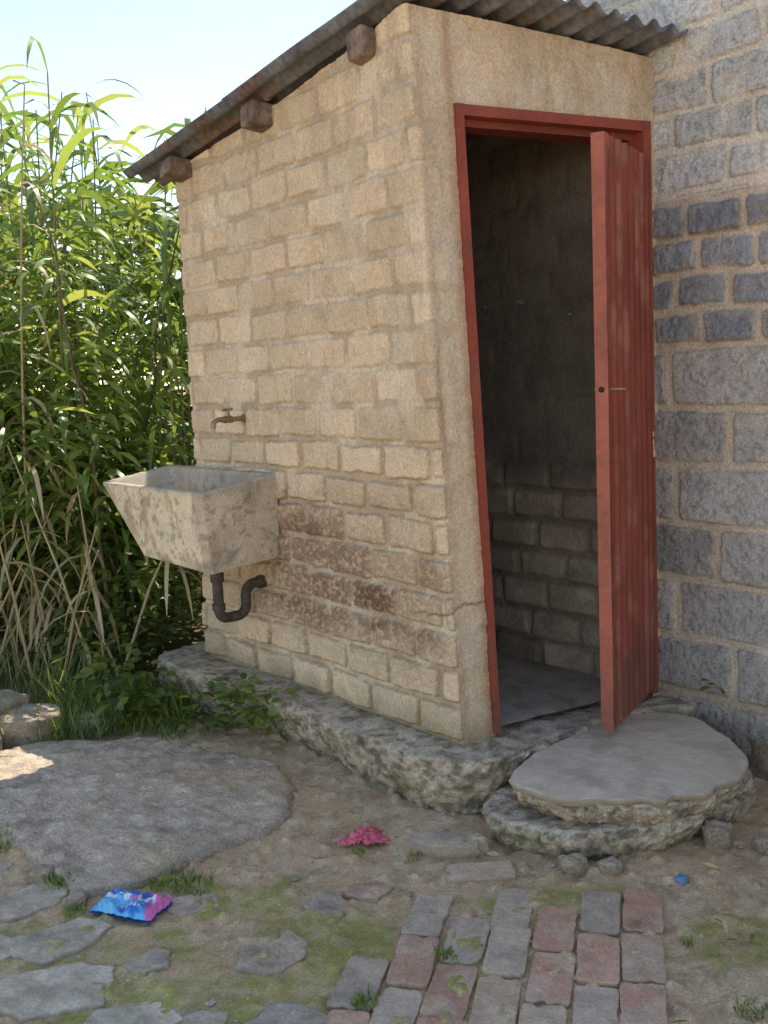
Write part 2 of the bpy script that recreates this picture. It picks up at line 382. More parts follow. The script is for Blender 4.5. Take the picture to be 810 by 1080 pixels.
def slab(buf,outl,zb,zt,N=160,edge=.03,rough=.01,top=0,colfn=None,seed=1,dome=0,under=.0,nr=14,freq=9,topn=None,smoothout=True,fine=.5,tpow=1.):
    o=catmull(outl,N) if smoothout else np.array(outl,float)
    N=len(o);c=o.mean(0);dv=o-c;rad=np.linalg.norm(dv,axis=1)[:,None];un=dv/rad
    hh=zt-zb;rings=[]
    ks=max(4,int(hh/.008)) if hh>.05 else 4
    for i in range(ks): 
        t=i/ks;rings.append((-under*(1-t)**1.5,zb+(hh-min(edge,hh*.6))*t,0))
    ed=min(edge,hh*.6)
    for i in range(6):
        a=i/5*math.pi/2;rings.append((-(1-math.cos(a))*edge,zt-ed+math.sin(a)*ed,0))
    P=[];tp=[]
    for off,z,_ in rings:
        P.append(np.c_[o+un*off,np.full(N,z)]);tp.append(np.zeros(N)+max(0,(z-(zt-ed*.4))/(ed*.4)))
    last=o-un*edge;
    for i in range(1,nr+1):
        t=(i/nr)**tpow;p=c+(last-c)*(1-t)**1.0
        P.append(np.c_[p,np.full(N,zt)+dome*(1-(1-t)**2)]);tp.append(np.ones(N))
    P=np.array(P);tp=np.array(tp)
    sidew=(1-tp)
    arc=np.cumsum(np.linalg.norm(o-np.roll(o,1,axis=0),axis=1))[None,:]+0*P[...,2]
    def nz2(fr_,oc,sd_): return fbm(arc*fr_,P[...,2]*fr_*1.4+sd_,oc,sd_)*sidew+fbm(P[...,0]*fr_,P[...,1]*fr_,oc,sd_)*tp-.5
    n1=nz2(freq,4,seed);n2=nz2(freq*4,3,seed+3)
    tn=topn if topn is not None else rough*.6
    P[...,0]+=un[None,:,0]*(n1*2*rough+n2*rough*2*fine)*sidew;P[...,1]+=un[None,:,1]*(n1*2*rough+n2*rough*2*fine)*sidew
    P[...,2]+=(n1*2+n2*.8)*(tn*tp+rough*.5*(1-tp)*(P[...,2]>zb+.3*hh))
    col=colfn(P,tp,n1,n2) if colfn else np.tile((.35,.32,.28),(P.shape[0],N,1))
    buf.add(P,gridF(P.shape[0],N,wrap=True),col)
def c_rough(P,tp,n1,n2):
    x,y,z=P[...,0],P[...,1],P[...,2]
    u=x-.6*y;v=np.where(tp>.5,x*.6+y,z*1.3)
    c=mixc((.56,.45,.32),(.38,.30,.215),ss(.35,.65,fbm(u*8,v*10,4,2)))
    c=mixc(c,(.64,.52,.37),ss(.45,.7,fbm(x*14,y*14,3,12))*tp*.7)
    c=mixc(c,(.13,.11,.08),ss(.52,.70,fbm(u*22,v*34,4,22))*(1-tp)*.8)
    c=mixc(c,(.20,.155,.10),ss(-.02,-.2,n2)*.6)
    c=mixc(c,(.66,.55,.40),ss(.03,.16,n2)*.4)
    c=mixc(c,(.15,.17,.05),ss(.6,.75,fbm(u*7,v*7,3,31))*.35*(1-tp));return c
b=Buf()
out=[(-.99,4.50),(-.93,4.26),(-.70,4.02),(-.52,3.86),(-.34,3.61),(-.19,3.39),(-.01,3.17),(.09,3.055),(.20,3.01),(.31,3.02),(.42,3.12),(.58,3.25),(.74,3.35),(.92,3.44),(1.06,3.46),(1.2,3.7),(.6,4.7),(.2,5.1),(-.5,4.9)]
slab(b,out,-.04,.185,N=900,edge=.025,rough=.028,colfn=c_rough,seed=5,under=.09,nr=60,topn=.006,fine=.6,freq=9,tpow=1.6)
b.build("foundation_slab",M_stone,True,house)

# ================================================================== doorstep
step=empty("door_step")
b=Buf()
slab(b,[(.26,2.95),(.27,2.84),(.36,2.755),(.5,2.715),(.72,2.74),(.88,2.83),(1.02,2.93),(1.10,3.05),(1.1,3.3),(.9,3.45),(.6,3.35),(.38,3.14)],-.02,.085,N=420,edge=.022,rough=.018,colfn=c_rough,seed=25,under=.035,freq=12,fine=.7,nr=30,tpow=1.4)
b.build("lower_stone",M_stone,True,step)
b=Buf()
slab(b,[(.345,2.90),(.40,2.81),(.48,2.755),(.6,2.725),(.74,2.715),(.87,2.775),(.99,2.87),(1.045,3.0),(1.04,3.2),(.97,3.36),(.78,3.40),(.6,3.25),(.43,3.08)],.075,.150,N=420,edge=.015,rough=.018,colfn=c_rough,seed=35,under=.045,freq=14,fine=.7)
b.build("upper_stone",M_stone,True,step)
b=Buf()
def c_cem(P,tp,n1,n2):
    x,y=P[...,0],P[...,1]
    c=mixc((.72,.58,.42),(.60,.48,.34),fbm(x*5,y*5,4,3));c=mixc(c,(.42,.33,.23),ss(.48,.75,fbm(x*11,y*11,5,8))*.5)
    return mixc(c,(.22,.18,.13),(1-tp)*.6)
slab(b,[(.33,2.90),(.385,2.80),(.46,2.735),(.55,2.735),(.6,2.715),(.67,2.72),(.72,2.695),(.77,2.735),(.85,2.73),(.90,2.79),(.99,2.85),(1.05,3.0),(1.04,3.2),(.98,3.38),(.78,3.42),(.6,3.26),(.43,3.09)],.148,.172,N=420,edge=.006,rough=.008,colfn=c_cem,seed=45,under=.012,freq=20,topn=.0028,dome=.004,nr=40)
b.build("cement_topping",M_smooth,True,step)

b=Buf()
def c_boul(P,tp,n1,n2):
    x,y=P[...,0],P[...,1]
    c=mixc((.60,.47,.34),(.48,.375,.27),fbm(x*6,y*6,4,3));c=mixc(c,(.68,.56,.42),ss(.5,.7,fbm(x*20,y*20,3,7))*.5)
    c=mixc(c,(.28,.22,.155),ss(.6,.75,fbm(x*13,y*13,4,17))*.5)
    c=mixc(c,(.56,.41,.26),ss(.5,.66,fbm(x*3,y*3,4,19))*.7)
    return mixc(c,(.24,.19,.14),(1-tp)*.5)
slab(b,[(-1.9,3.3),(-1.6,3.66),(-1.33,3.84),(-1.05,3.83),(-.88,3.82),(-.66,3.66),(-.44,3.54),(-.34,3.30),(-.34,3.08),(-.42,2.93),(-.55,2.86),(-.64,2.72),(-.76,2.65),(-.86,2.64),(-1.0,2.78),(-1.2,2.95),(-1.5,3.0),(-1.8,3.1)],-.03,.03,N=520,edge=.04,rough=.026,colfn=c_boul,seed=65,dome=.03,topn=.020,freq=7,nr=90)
b.build("flat_boulder",M_stone,True)

b=Buf()
def blob(buf,x,y,r,h,seed,col,k=9,ang=0,asp=1.,ang_edge=False,N=64):
    r_=random.Random(seed);o=[]
    for i in range(k):
        a=2*math.pi*(i+r_.uniform(-.28,.28))/k;rr=r*r_.uniform(.78,1.2);dx,dy=rr*math.cos(a)*asp,rr*math.sin(a)
        o.append((x+dx*math.cos(ang)-dy*math.sin(ang),y+dx*math.sin(ang)+dy*math.cos(ang)))
    def cf(P,tp,n1,n2):
        c=mixc(np.array(col),np.array(col)*.65,np.clip(.5+n1*2.5,0,1));c=mixc(c,np.array((.64,.50,.35)),ss(.5,.7,fbm(P[...,0]*25,P[...,1]*25,3,seed))*.4)
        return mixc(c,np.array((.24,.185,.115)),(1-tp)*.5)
    if ang_edge:
        oo=lin(o,N);q_=fbm(oo[:,0]*22,oo[:,1]*22,3,seed)-.5;cc=oo.mean(0);oo=cc+(oo-cc)*(1+.22*q_[:,None])
        slab(buf,oo,-.02,h,edge=.010,rough=.004,colfn=cf,seed=seed,topn=.007,freq=16,nr=14,smoothout=False)
    else: slab(buf,o,-.02,h,N=N,edge=min(.016,h*.8+.004),rough=.012,colfn=cf,seed=seed,topn=.012,freq=18,nr=8)
for (x,y,r,h,sd) in [(.22,2.80,.03,.045,1),(.9,2.80,.045,.05,2),(.47,2.675,.042,.03,3),(.57,2.66,.038,.025,4),(-1.43,3.95,.12,.10,5),(-1.62,4.1,.13,.12,6),(-1.2,4.0,.07,.06,7),(-1.55,3.78,.06,.07,8),(-1.0,2.75,.035,.03,9),(1.02,2.75,.03,.03,12),(-.86,2.60,.03,.03,13),(1.3,3.3,.12,.12,14),(1.25,3.05,.05,.05,15)]:
    blob(b,x,y,r,h,sd,(.54,.42,.30),k=7)
b.build("loose_stones",M_stone,True)

# ================================================================== paving
b=Buf()
pc=[(.60,.42,.28),(.58,.32,.21),(.52,.39,.28),(.64,.43,.28),(.50,.38,.275),(.62,.36,.235),(.55,.42,.30),(.56,.29,.195)]
def brick(buf,x,y,L_,W_,ang,seed,z=.007):
    r_=random.Random(seed);o=[];K=64;L2,W2=L_/2,W_/2
    chips=[(r_.uniform(0,6.28),r_.uniform(.02,.09)) for _ in range(3)]
    for i in range(K):
        t=2*math.pi*i/K+.01;c_,s_=math.cos(t),math.sin(t);p=12
        rr=(abs(c_)**p+abs(s_)**p)**(-1/p)
        for ch,am in chips: rr*=1-am*math.exp(-((math.cos(t-ch)-1)/.02)**2)
        dx,dy=c_*rr*L2*(1+r_.uniform(-.01,.01)),s_*rr*W2*(1+r_.uniform(-.02,.02))
        o.append((x+dx*math.cos(ang)-dy*math.sin(ang),y+dx*math.sin(ang)+dy*math.cos(ang)))
    c0=np.array(r_.choice(pc))*r_.uniform(.85,1.08)
    def cf(P,tp,n1,n2):
        c=mixc(c0,np.array((.64,.49,.33)),ss(.38,.7,fbm(P[...,0]*14,P[...,1]*14,4,seed))*.6)
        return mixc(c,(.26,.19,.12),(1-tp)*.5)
    slab(buf,o,-.03,z+r_.uniform(-.005,.004),edge=.004,rough=.0025,colfn=cf,seed=seed,topn=.005,freq=18,nr=8,smoothout=False)
ax=np.array([.225,.974]);wx=np.array([.974,-.225]);ang=math.atan2(ax[1],ax[0])
org=np.array([.06,2.64])
cols=[(-1,-.38,-1.3),(0,-.07,-1.3),(1,-.17,-1.3),(2,0.0,-1.3),(3,-.09,-1.3),(4,.0,-1.3),(5,.02,-1.3)]
sd=100
for ci,st0,en in cols:
    t=st0
    while t>en:
        sd+=1;p=org+wx*(.05+.1035*ci)+ax*(t-.105)
        brick(b,p[0]+random.uniform(-.005,.005),p[1],.203,.098,ang+random.uniform(-.045,.045),sd)
        t-=.2085
for (x,y,a,sdd) in [(.215,2.675,.05,301),(.13,2.83,-.12,303)]:
    brick(b,x,y,.19,.095,a,sdd,.010 if sdd!=303 else .03)
b.build("brick_path",M_paver,True)
b=Buf()
for (x,y,r,asp,a,sd,c) in [(-.32,2.32,.085,1.15,.5,1,(.57,.43,.30)),(-.19,2.54,.065,1.1,.8,2,(.55,.43,.31)),(-.09,2.60,.05,1.2,.1,3,(.62,.38,.26)),(-.54,2.58,.06,1.3,.3,4,(.60,.47,.33)),
    (-.86,2.42,.085,1.4,.6,5,(.63,.51,.37)),(-.80,2.20,.11,1.3,.4,6,(.70,.57,.41)),(-1.02,2.62,.10,1.3,.7,7,(.62,.5,.36)),(-1.2,2.82,.09,1.2,.5,8,(.62,.5,.36)),(-1.06,2.40,.10,1.2,.2,9,(.62,.5,.36)),
    (-.60,2.06,.085,1.4,.2,10,(.70,.58,.42)),(-.43,2.06,.05,1.2,.6,11,(.56,.45,.33)),(-1.05,2.12,.1,1.2,.3,12,(.63,.53,.39)),(-.25,2.03,.08,1.4,.1,13,(.56,.46,.35)),(-.8,1.9,.1,1.2,.1,14,(.62,.51,.38)),(-.45,1.85,.1,1.2,.8,15,(.57,.48,.36)),(-.98,2.86,.06,1.2,.8,16,(.55,.45,.33)),(-1.3,2.5,.1,1.2,.5,17,(.57,.48,.36)),(-.66,2.80,.03,1.2,.2,19,(.55,.44,.33)),(-.60,2.30,.045,1.3,.9,21,(.58,.47,.35))]:
    blob(b,x,y,r*1.06,.006,sd+50,c,k=6,ang=a,asp=asp,ang_edge=True,N=130)
b.build("flagstones",M_paver,True)

# ================================================================== ground
def axis(lo,hi,stp,far):
    c=list(np.arange(lo,hi+1e-6,stp));o=[];d=stp;x=hi
    while x<far: d*=1.25;x+=d;o.append(x)
    l=[];d=stp;x=lo
    while x>-far: d*=1.25;x-=d;l.append(x)
    return np.array(l[::-1]+c+o)
gx=axis(-1.9,1.5,.009,250);gy=axis(1.7,4.5,.009,250)
X,Y=np.meshgrid(gx,gy)
near=np.exp(-((X/6)**2+((Y-3)/6)**2))
def gz(X,Y,full=True):
    z=.03*(fbm(X*1.3,Y*1.3,3,3)-.5)+.014*(fbm(X*6,Y*6,4,5)-.5)
    pathm=ss(-.1,0,X)*ss(.72,.6,X)*ss(2.75,2.65,Y)
    z=z*(1-.85*pathm)
    z=z+.08*ss(4.2,5.5,Y)*ss(.5,1.5,-X+.2)
    return z-.004
Zz=gz(X,Y)+near*(.010*(fbm(X*38,Y*38,3,6)-.5)+.012*ss(.58,.8,fbm(X*24,Y*24,2,16)))
col=mixc((.70,.48,.28),(.57,.385,.215),fbm(X*3,Y*3,5,1))
col=mixc(col,(.77,.58,.37),ss(.5,.72,fbm(X*9,Y*9,4,2))*.6)
col=mixc(col,(.34,.23,.13),ss(.56,.74,fbm(X*26,Y*26,3,4))*.5)
col=mixc(col,(.78,.64,.46),ss(.66,.78,fbm(X*60,Y*60,2,44))*.5)
mm=0
for cx,cy,rx,ry in [(-.55,2.3,.35,.22),(-.35,2.1,.4,.2),(.76,2.12,.17,.26),(-.75,2.72,.15,.10),(.10,2.25,.3,.2),(.95,2.2,.25,.18),(-.42,2.60,.2,.10),(.42,2.5,.2,.08),(-1.1,2.4,.4,.3),(-.1,2.3,.2,.2)]:
    mm=mm+np.exp(-(((X-cx)/rx)**2+((Y-cy)/ry)**2))
moss=ss(.44,.62,fbm(X*7,Y*7,5,9)*.8+.24*np.clip(mm,0,1.3)-.07)*np.clip(mm*1.5,0,1)*(.4+.6*ss(.35,.6,fbm(X*30,Y*30,3,91)))
Zz+=moss*.003*near
col=mixc(col,mixc((.30,.29,.055),(.43,.39,.12),fbm(X*18,Y*18,4,19)),moss*.85)
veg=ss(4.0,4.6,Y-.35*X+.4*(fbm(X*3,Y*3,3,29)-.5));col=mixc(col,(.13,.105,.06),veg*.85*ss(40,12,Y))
b=Buf();b.add(np.stack([X,Y,Zz],-1),gridF(*X.shape),col);b.build("ground",M_ground,True)

b=Buf()
ico=np.array([[0,0,1],[1,0,0],[0,1,0],[-1,0,0],[0,-1,0],[0,0,-1],[.6,.6,.5],[-.6,.6,.5],[-.6,-.6,.5],[.6,-.6,.5]],float)
icf=[[0,9,6],[0,6,7],[0,7,8],[0,8,9],[1,6,9],[2,7,6],[3,8,7],[4,9,8],[1,5,2],[2,5,3],[3,5,4],[4,5,1],[1,2,6],[2,3,7],[3,4,8],[4,1,9]]
cents=[(random.uniform(-1.2,1.2),random.uniform(2,3.6)) for _ in range(26)]
for i in range(1400):
    if random.random()<.6:
        cx,cy=random.choice(cents);x=random.gauss(cx,.09);y=random.gauss(cy,.09)
    else: x=random.uniform(-1.4,1.3);y=random.uniform(1.9,4.0)
    r_=random.choice([.002,.003,.003,.004,.004,.005,.006]) if random.random()<.975 else random.uniform(.008,.014)
    a=random.uniform(0,6.28);ca,sa=math.cos(a),math.sin(a)
    v=ico*np.array([r_*random.uniform(.8,1.5),r_*random.uniform(.6,1.1),r_*.6])*rng.uniform(.65,1.2,(10,1))
    v=np.c_[v[:,0]*ca-v[:,1]*sa,v[:,0]*sa+v[:,1]*ca,v[:,2]]+[x,y,float(gz(np.array([x]),np.array([y]))[0])+r_*.15]
    b.add(v,icf,np.array(random.choice([(.62,.5,.37),(.5,.4,.28),(.56,.46,.35),(.38,.3,.22),(.66,.56,.43)])))
b.build("gravel",M_ground,False)

# ================================================================== block boundary wall
Ss=np.concatenate([np.arange(-2.6,-.1,.05),np.arange(-.1,1.1,.006),np.arange(1.1,3.6,.02)]);Zi=np.arange(-.05,2.62,.006)
Ug,Zg=np.meshgrid(Ss,Zi)
pa,ra,r2a,ta,da=bricks(Ug+20.13,Zg-.02+.98,.40,.196,.024,201,warp=.005)
pb,rb,r2b,tb,db=bricks(Ug+20,Zg-1.40+1.17,.20,.1165,.024,202,warp=.007)
pc_,rc_,r2c,tc_,dc=bricks(Ug+20,Zg-1.87+1.6,.30,.125,.022,203,warp=.008)
mA=Zg<1.4;mC=Zg>=1.87
sel=lambda a,b_,c:np.where(mA,a,np.where(mC,c,b_))
prof=sel(pa,pb,pc_);r=sel(ra,rb,rc_);r2=sel(r2a,r2b,r2c);tilt=sel(ta,tb,tc_)
jn=np.exp(-((Zg-1.4)/.01)**2)+np.exp(-((Zg-1.87)/.014)**2);prof=prof*(1-np.clip(jn,0,1))
sm=ss(.50,.66,fbm(Ug*7,Zg*7,4,205))
hgt=prof*sel(.009,.016,.009)*(1-.75*sm*np.where(mC,1,.25))+prof*(r-.5)*.010+prof*tilt*.012+.006*(fbm(Ug*5,Zg*5,3,206)-.5)+.005*(fbm(Ug*40,Zg*40,3,207)-.5)*prof
hole=ss(.55,.72,fbm(Ug*75,Zg*75,2,208))
hgt-=prof*.005*hole
cA=mixc((.32,.30,.28),(.45,.415,.375),fbm(Ug*4,Zg*4,4,210));cB=mixc((.21,.225,.245),(.31,.315,.325),fbm(Ug*6,Zg*6,4,211));cC=mixc((.45,.44,.425),(.57,.545,.505),fbm(Ug*5,Zg*5,4,212))
col=np.where(mA[...,None],cA,np.where(mC[...,None],cC,cB))*(1+.35*(r2-.5))[...,None]
col=mixc(col,(.13,.125,.12),hole*.32)
mort=np.where(mA[...,None],np.array((.55,.45,.33)),np.where(mC[...,None],np.array((.64,.56,.45)),np.array((.55,.45,.34))))
dsel=sel(da,db,dc)
mk=(1-prof)*.95;mk=np.maximum(mk,ss(.42,.6,fbm(Ug*12,Zg*12,4,215))*np.exp(-np.clip(dsel,0,1)/.012)*.8);mk=np.maximum(mk,sm*np.where(mC,.5,.12))
col=mixc(col,mort,mk)
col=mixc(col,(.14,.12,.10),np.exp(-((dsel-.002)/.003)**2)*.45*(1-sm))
col=mixc(col,(.30,.24,.16),(1-ss(.05,.4,Zg+.15*(fbm(Ug*6,Zg*6,3,220)-.5)))*.6)
P=np.zeros(Zg.shape+(3,));P[...,0]=R[0]+dI[0]*Ug+n[0]*hgt;P[...,1]=R[1]+dI[1]*Ug+n[1]*hgt;P[...,2]=Zg
topj=.03*(vn(Ug*2.4,Ug*0,230)-.5);P[...,2]+=topj*ss(2.5,2.62,Zg)
bw=empty("block_wall")
b=Buf();b.add(P,gridF(*Zg.shape),col);b.build("wall_face",M_block,True,bw)
b=Buf();q=[R+dI*(-2.6)-n*.02,R+dI*3.58-n*.02,R+dI*3.58-n*.15,R+dI*(-2.6)-n*.15]
box8(b,[[p[0],p[1],-.1] for p in q]+[[p[0],p[1],2.585] for p in q],(.3,.29,.27));b.build("wall_core",M_block,False,bw)

# ================================================================== wash trough
sink=empty("wash_trough")
import bmesh
def trough():
    bm=bmesh.new()
    s0,s1=.955,1.80
    def V(s,b_,z): return bm.verts.new(at(s,b_,z))
    T=[V(s0,.004,1.005),V(s0,.335,.957),V(s1,.335,.957),V(s1,.004,1.002)]
    Bt=[V(s0+.01,.004,.68),V(s0+.015,.305,.655),V(s1-.28,.30,.665),V(s1-.25,.004,.68)]
    I=[V(s0+.035,.04,1.001),V(s0+.035,.305,.960),V(s1-.04,.305,.960),V(s1-.04,.04,.998)]
    J=[V(s0+.06,.07,.76),V(s0+.06,.26,.75),V(s1-.30,.25,.75),V(s1-.29,.07,.76)]
    for i in range(4):
        j=(i+1)%4
        bm.faces.new([T[i],T[j],I[j],I[i]]);bm.faces.new([I[i],I[j],J[j],J[i]]);bm.faces.new([Bt[i],Bt[j],T[j],T[i]])
    bm.faces.new(J);bm.faces.new(Bt[::-1])
    bmesh.ops.recalc_face_normals(bm,faces=bm.faces)
    bmesh.ops.bevel(bm,geom=list(bm.edges),offset=.008,segments=2,affect='EDGES',profile=.5)
    bmesh.ops.triangulate(bm,faces=bm.faces)
    for _ in range(6): bmesh.ops.subdivide_edges(bm,edges=[ed for ed in bm.edges if ed.calc_length()>.012],cuts=1);bmesh.ops.triangulate(bm,faces=bm.faces)
    me=bpy.data.meshes.new("basin");co=np.array([v.co[:] for v in bm.verts])
    bb=(co[:,0]-C[0])*n[0]+(co[:,1]-C[1])*n[1];s_=(co[:,0]-C[0])*e[0]+(co[:,1]-C[1])*e[1]
    nn=fbm(s_*18+bb*13,co[:,2]*18+bb*7,4,4)-.5
    for v,d in zip(bm.verts,nn): v.co+=Vector((n[0],n[1],.4))*float(d)*.005
    bm.to_mesh(me);bm.free()
    me.polygons.foreach_set("use_smooth",np.ones(len(me.polygons),bool))
    end=(s_<1.02)
    u_=np.where(end,bb,s_)
    c=mixc((.62,.50,.36),(.46,.37,.26),fbm(u_*12,co[:,2]*12,4,5))
    outer=ss(.29,.305,bb)*(1-end);c=mixc(c,(.76,.64,.43),outer*.8)
    c=mixc(c,(.33,.23,.14),ss(.50,.70,fbm(u_*14,co[:,2]*9,4,15))*.5)
    c=mixc(c,(.20,.165,.125),ss(.56,.72,fbm(u_*45,co[:,2]*45,3,25))*.55)
    c=mixc(c,(.40,.34,.27),ss(.94,.955,co[:,2])*.6)
    at_=me.color_attributes.new("Col",'FLOAT_COLOR','POINT');at_.data.foreach_set("color",np.c_[c,np.ones(len(c))].astype(np.float32).ravel())
    me.materials.append(M_sink)
    ob=bpy.data.objects.new("basin",me);scene.collection.objects.link(ob);ob.parent=sink
trough()
b=Buf();bk=(.085,.062,.048)
tube(b,[at(1.10,.21,.68),at(1.10,.21,.60)],.026,bk,14)
pts=[at(1.10,.21,.66),at(1.10,.21,.50)]
for t in np.linspace(0,math.pi/2,6): pts.append(at(1.10,.21-.035*(1-math.cos(t)),.49-.035*math.sin(t)))
for t in np.linspace(0,math.pi/2,6): pts.append(at(1.10,.13-.04*math.sin(t),.49-.035+.04*(1-math.cos(t))))
for t in np.linspace(0,math.pi/2,6): pts.append(at(1.10,.09-.04*(1-math.cos(t)),.525+.045*math.sin(t)))
pts.append(at(1.10,-.02,.57))
tube(b,pts,.020,bk,14)
tube(b,[at(1.10,.21,.515),at(1.10,.21,.49)],.025,bk,14);tube(b,[at(1.10,.03,.57),at(1.10,.005,.57)],.026,bk,14)
b.build("drain_trap",M_black,True,sink)
b=Buf();br=(.36,.25,.14);ts=1.17;tz=1.205
tube(b,[at(ts,-.02,tz),at(ts,.07,tz)],.010,br,12);tube(b,[at(ts,-.0,tz),at(ts,.012,tz)],.017,br,12)
tube(b,[at(ts,.06,tz),at(ts,.095,tz)],.014,br,12)
tube(b,[at(ts,.09,tz),at(ts,.12,tz+.002),at(ts,.14,tz-.008),at(ts,.146,tz-.03)],[.011,.010,.0095,.010],br,12)
tube(b,[at(ts,.078,tz),at(ts,.078,tz+.035)],[.011,.007],br,12)
tube(b,[at(ts-.03,.078,tz+.038),at(ts+.03,.078,tz+.038)],.005,br,8)
tube(b,[at(ts,.055,tz+.040),at(ts,.10,tz+.036)],.005,br,8)
b.build("water_tap",M_brass,True)

# ================================================================== litter
k1,k2=90,60
A,B_=np.meshgrid(np.linspace(-1,1,k1),np.linspace(-1,1,k2))
px,py=A*.092*(1+.03*np.sin(B_*4)),B_*.056*(1+.08*np.sin(A*3))
cr_=fbm(A*3,B_*2.4,5,5)-.5
edge_=(1-np.abs(A)**6)*(1-np.abs(B_)**4)
pz=.014+edge_*(.018+.045*cr_)+.012*np.abs(fbm(A*5+B_*3,B_*3,2,61)-.5)
blue=np.array((.03,.16,.55));pink=np.array((.72,.16,.40));wh=np.array((.8,.82,.85));lb=np.array((.15,.50,.80))
col=mixc(blue,lb,ss(.35,.65,fbm(A*3+4,B_*3,3,7)))
col=mixc(col,pink,ss(.5,.62,A+.25*B_))
scr=np.abs(B_-.15-.22*np.sin(A*14))<.15*(1-.2*np.abs(A));col=mixc(col,wh,(scr&(np.abs(A)<.7))*.95)
col=mixc(col,wh,((np.abs(B_+.55)<.07)&(np.sin(A*40)>-.2)&(np.abs(A)<.6))*.8)
col=mixc(col,wh,(np.hypot((A+.72)*1.2,B_-.1)<.2)*.9);col=mixc(col,pink*1.0,(np.hypot((A-.15)*1.6,B_+.05)<.16)*.8)
ca,sa=math.cos(-.35),math.sin(-.35)
x=px*ca-py*sa-.70;y=px*sa+py*ca+2.555
b=Buf();b.add(np.stack([x,y,pz],-1),gridF(k2,k1),col);b.add(np.stack([x,y,np.full_like(x,.009)],-1),gridF(k2,k1,flip=True),blue)
b.build("plastic_packet",M_plastic,True)
k=50;A,B_=np.meshgrid(np.linspace(-1,1,k),np.linspace(-1,1,k))
rr=np.hypot(A,B_);th=np.arctan2(B_,A);w=.5+.9*vn(th*2.2+5,th*0,4)
x=-.10+.062*A*w+.02*(fbm(A*5,B_*5,3,1)-.5);y=2.90+.05*B_*w;z=.006+.03*np.clip(1-rr,0,1)**.7*(.2+1.5*fbm(A*5,B_*5,3,2))+.02*(fbm(A*9,B_*9,3,3)-.4)
b=Buf();b.add(np.stack([x,y,z],-1),gridF(k,k,keep=(rr[:-1,:-1]<.98)),mixc((.62,.04,.10),(.72,.2,.22),fbm(A*6,B_*6,3,8)));b.build("red_rag",M_plastic,True)
b=Buf();blob(b,.735,2.575,.018,.016,9,(.08,.32,.6));b.build("plastic_scrap",M_plastic,True)

# ================================================================== vegetation
def leafs(buf,base,dirv,L_,W_,droop,col,nseg=5,fold=.0):
    base=Vector(base);d=Vector(dirv).normalized();side=d.cross(Vector((0,0,1)))
    if side.length<.1: side=Vector((random.uniform(-1,1),random.uniform(-1,1),0))
    side.normalize();side=(Matrix.Rotation(random.uniform(-.9,.9),3,d)@side)
    V=[];p=base.copy();dd_=d.copy()
    for i in range(nseg+1):
        t=i/nseg;w=W_*.5*max(.04,math.sin(math.pi*min(1,(t*.9+.1)))**.8 if t>.0 else .35)
        if i==nseg: w=W_*.02
        V.append(p-side*w);V.append(p+side*w)
        p=p+dd_*(L_/nseg);dd_=(dd_+Vector((0,0,-droop/nseg))).normalized()
    F=[[2*i,2*i+1,2*i+3,2*i+2] for i in range(nseg)]
    buf.add([v[:] for v in V],F,col)
def green(k=1.,y=0):
    c=np.array(random.choice([(.10,.15,.03),(.12,.175,.035),(.16,.21,.045),(.08,.12,.03),(.20,.23,.06)]))*random.uniform(.8,1.2)*k
    return c
b=Buf();bd=Buf()
for i in range(100):
    x=random.uniform(-3.6,-1.0);y=random.uniform(4.75,6.6)
    if x>-1.25 and y<5.1: x-=.5
    H_=random.uniform(2.15,3.0)*(1.0+.07*(y-5)) ;
    if x>-1.7: H_*=.93
    lx,ly=random.uniform(-.35,.3),random.uniform(-.35,.2)
    pts=[];K=9
    for j in range(K):
        t=j/(K-1);pts.append((x+lx*t**2,y+ly*t**2,.05+H_*t*.97))
    dead=random.random()<.13
    tube(b if not dead else bd,pts,[.010*(1-.65*j/(K-1)) for j in range(K)],(.24,.25,.09) if not dead else (.50,.41,.24),5,False)
    nl=random.randint(16,22);a0=random.uniform(0,6.28)
    for j in range(nl):
        t=.18+.82*(j/(nl-1))**.8;q=int(t*(K-1));q=min(q,K-2);f_=t*(K-1)-q
        p=[pts[q][c]*(1-f_)+pts[q+1][c]*f_ for c in range(3)]
        a=a0+j*math.pi+random.uniform(-.6,.6)
        up=random.uniform(.4,1.3)
        if t<.38 and random.random()<.5 or dead:
            leafs(bd,p,(math.cos(a),math.sin(a),random.uniform(-.3,.5)),random.uniform(.25,.5),random.uniform(.015,.03),random.uniform(1.5,4),np.array((.50,.40,.22))*random.uniform(.7,1.2),5)
        else:
            leafs(b,p,(math.cos(a),math.sin(a),up),random.uniform(.38,.68),random.uniform(.026,.046),random.uniform(1.4,3.2),green(1.6),6)
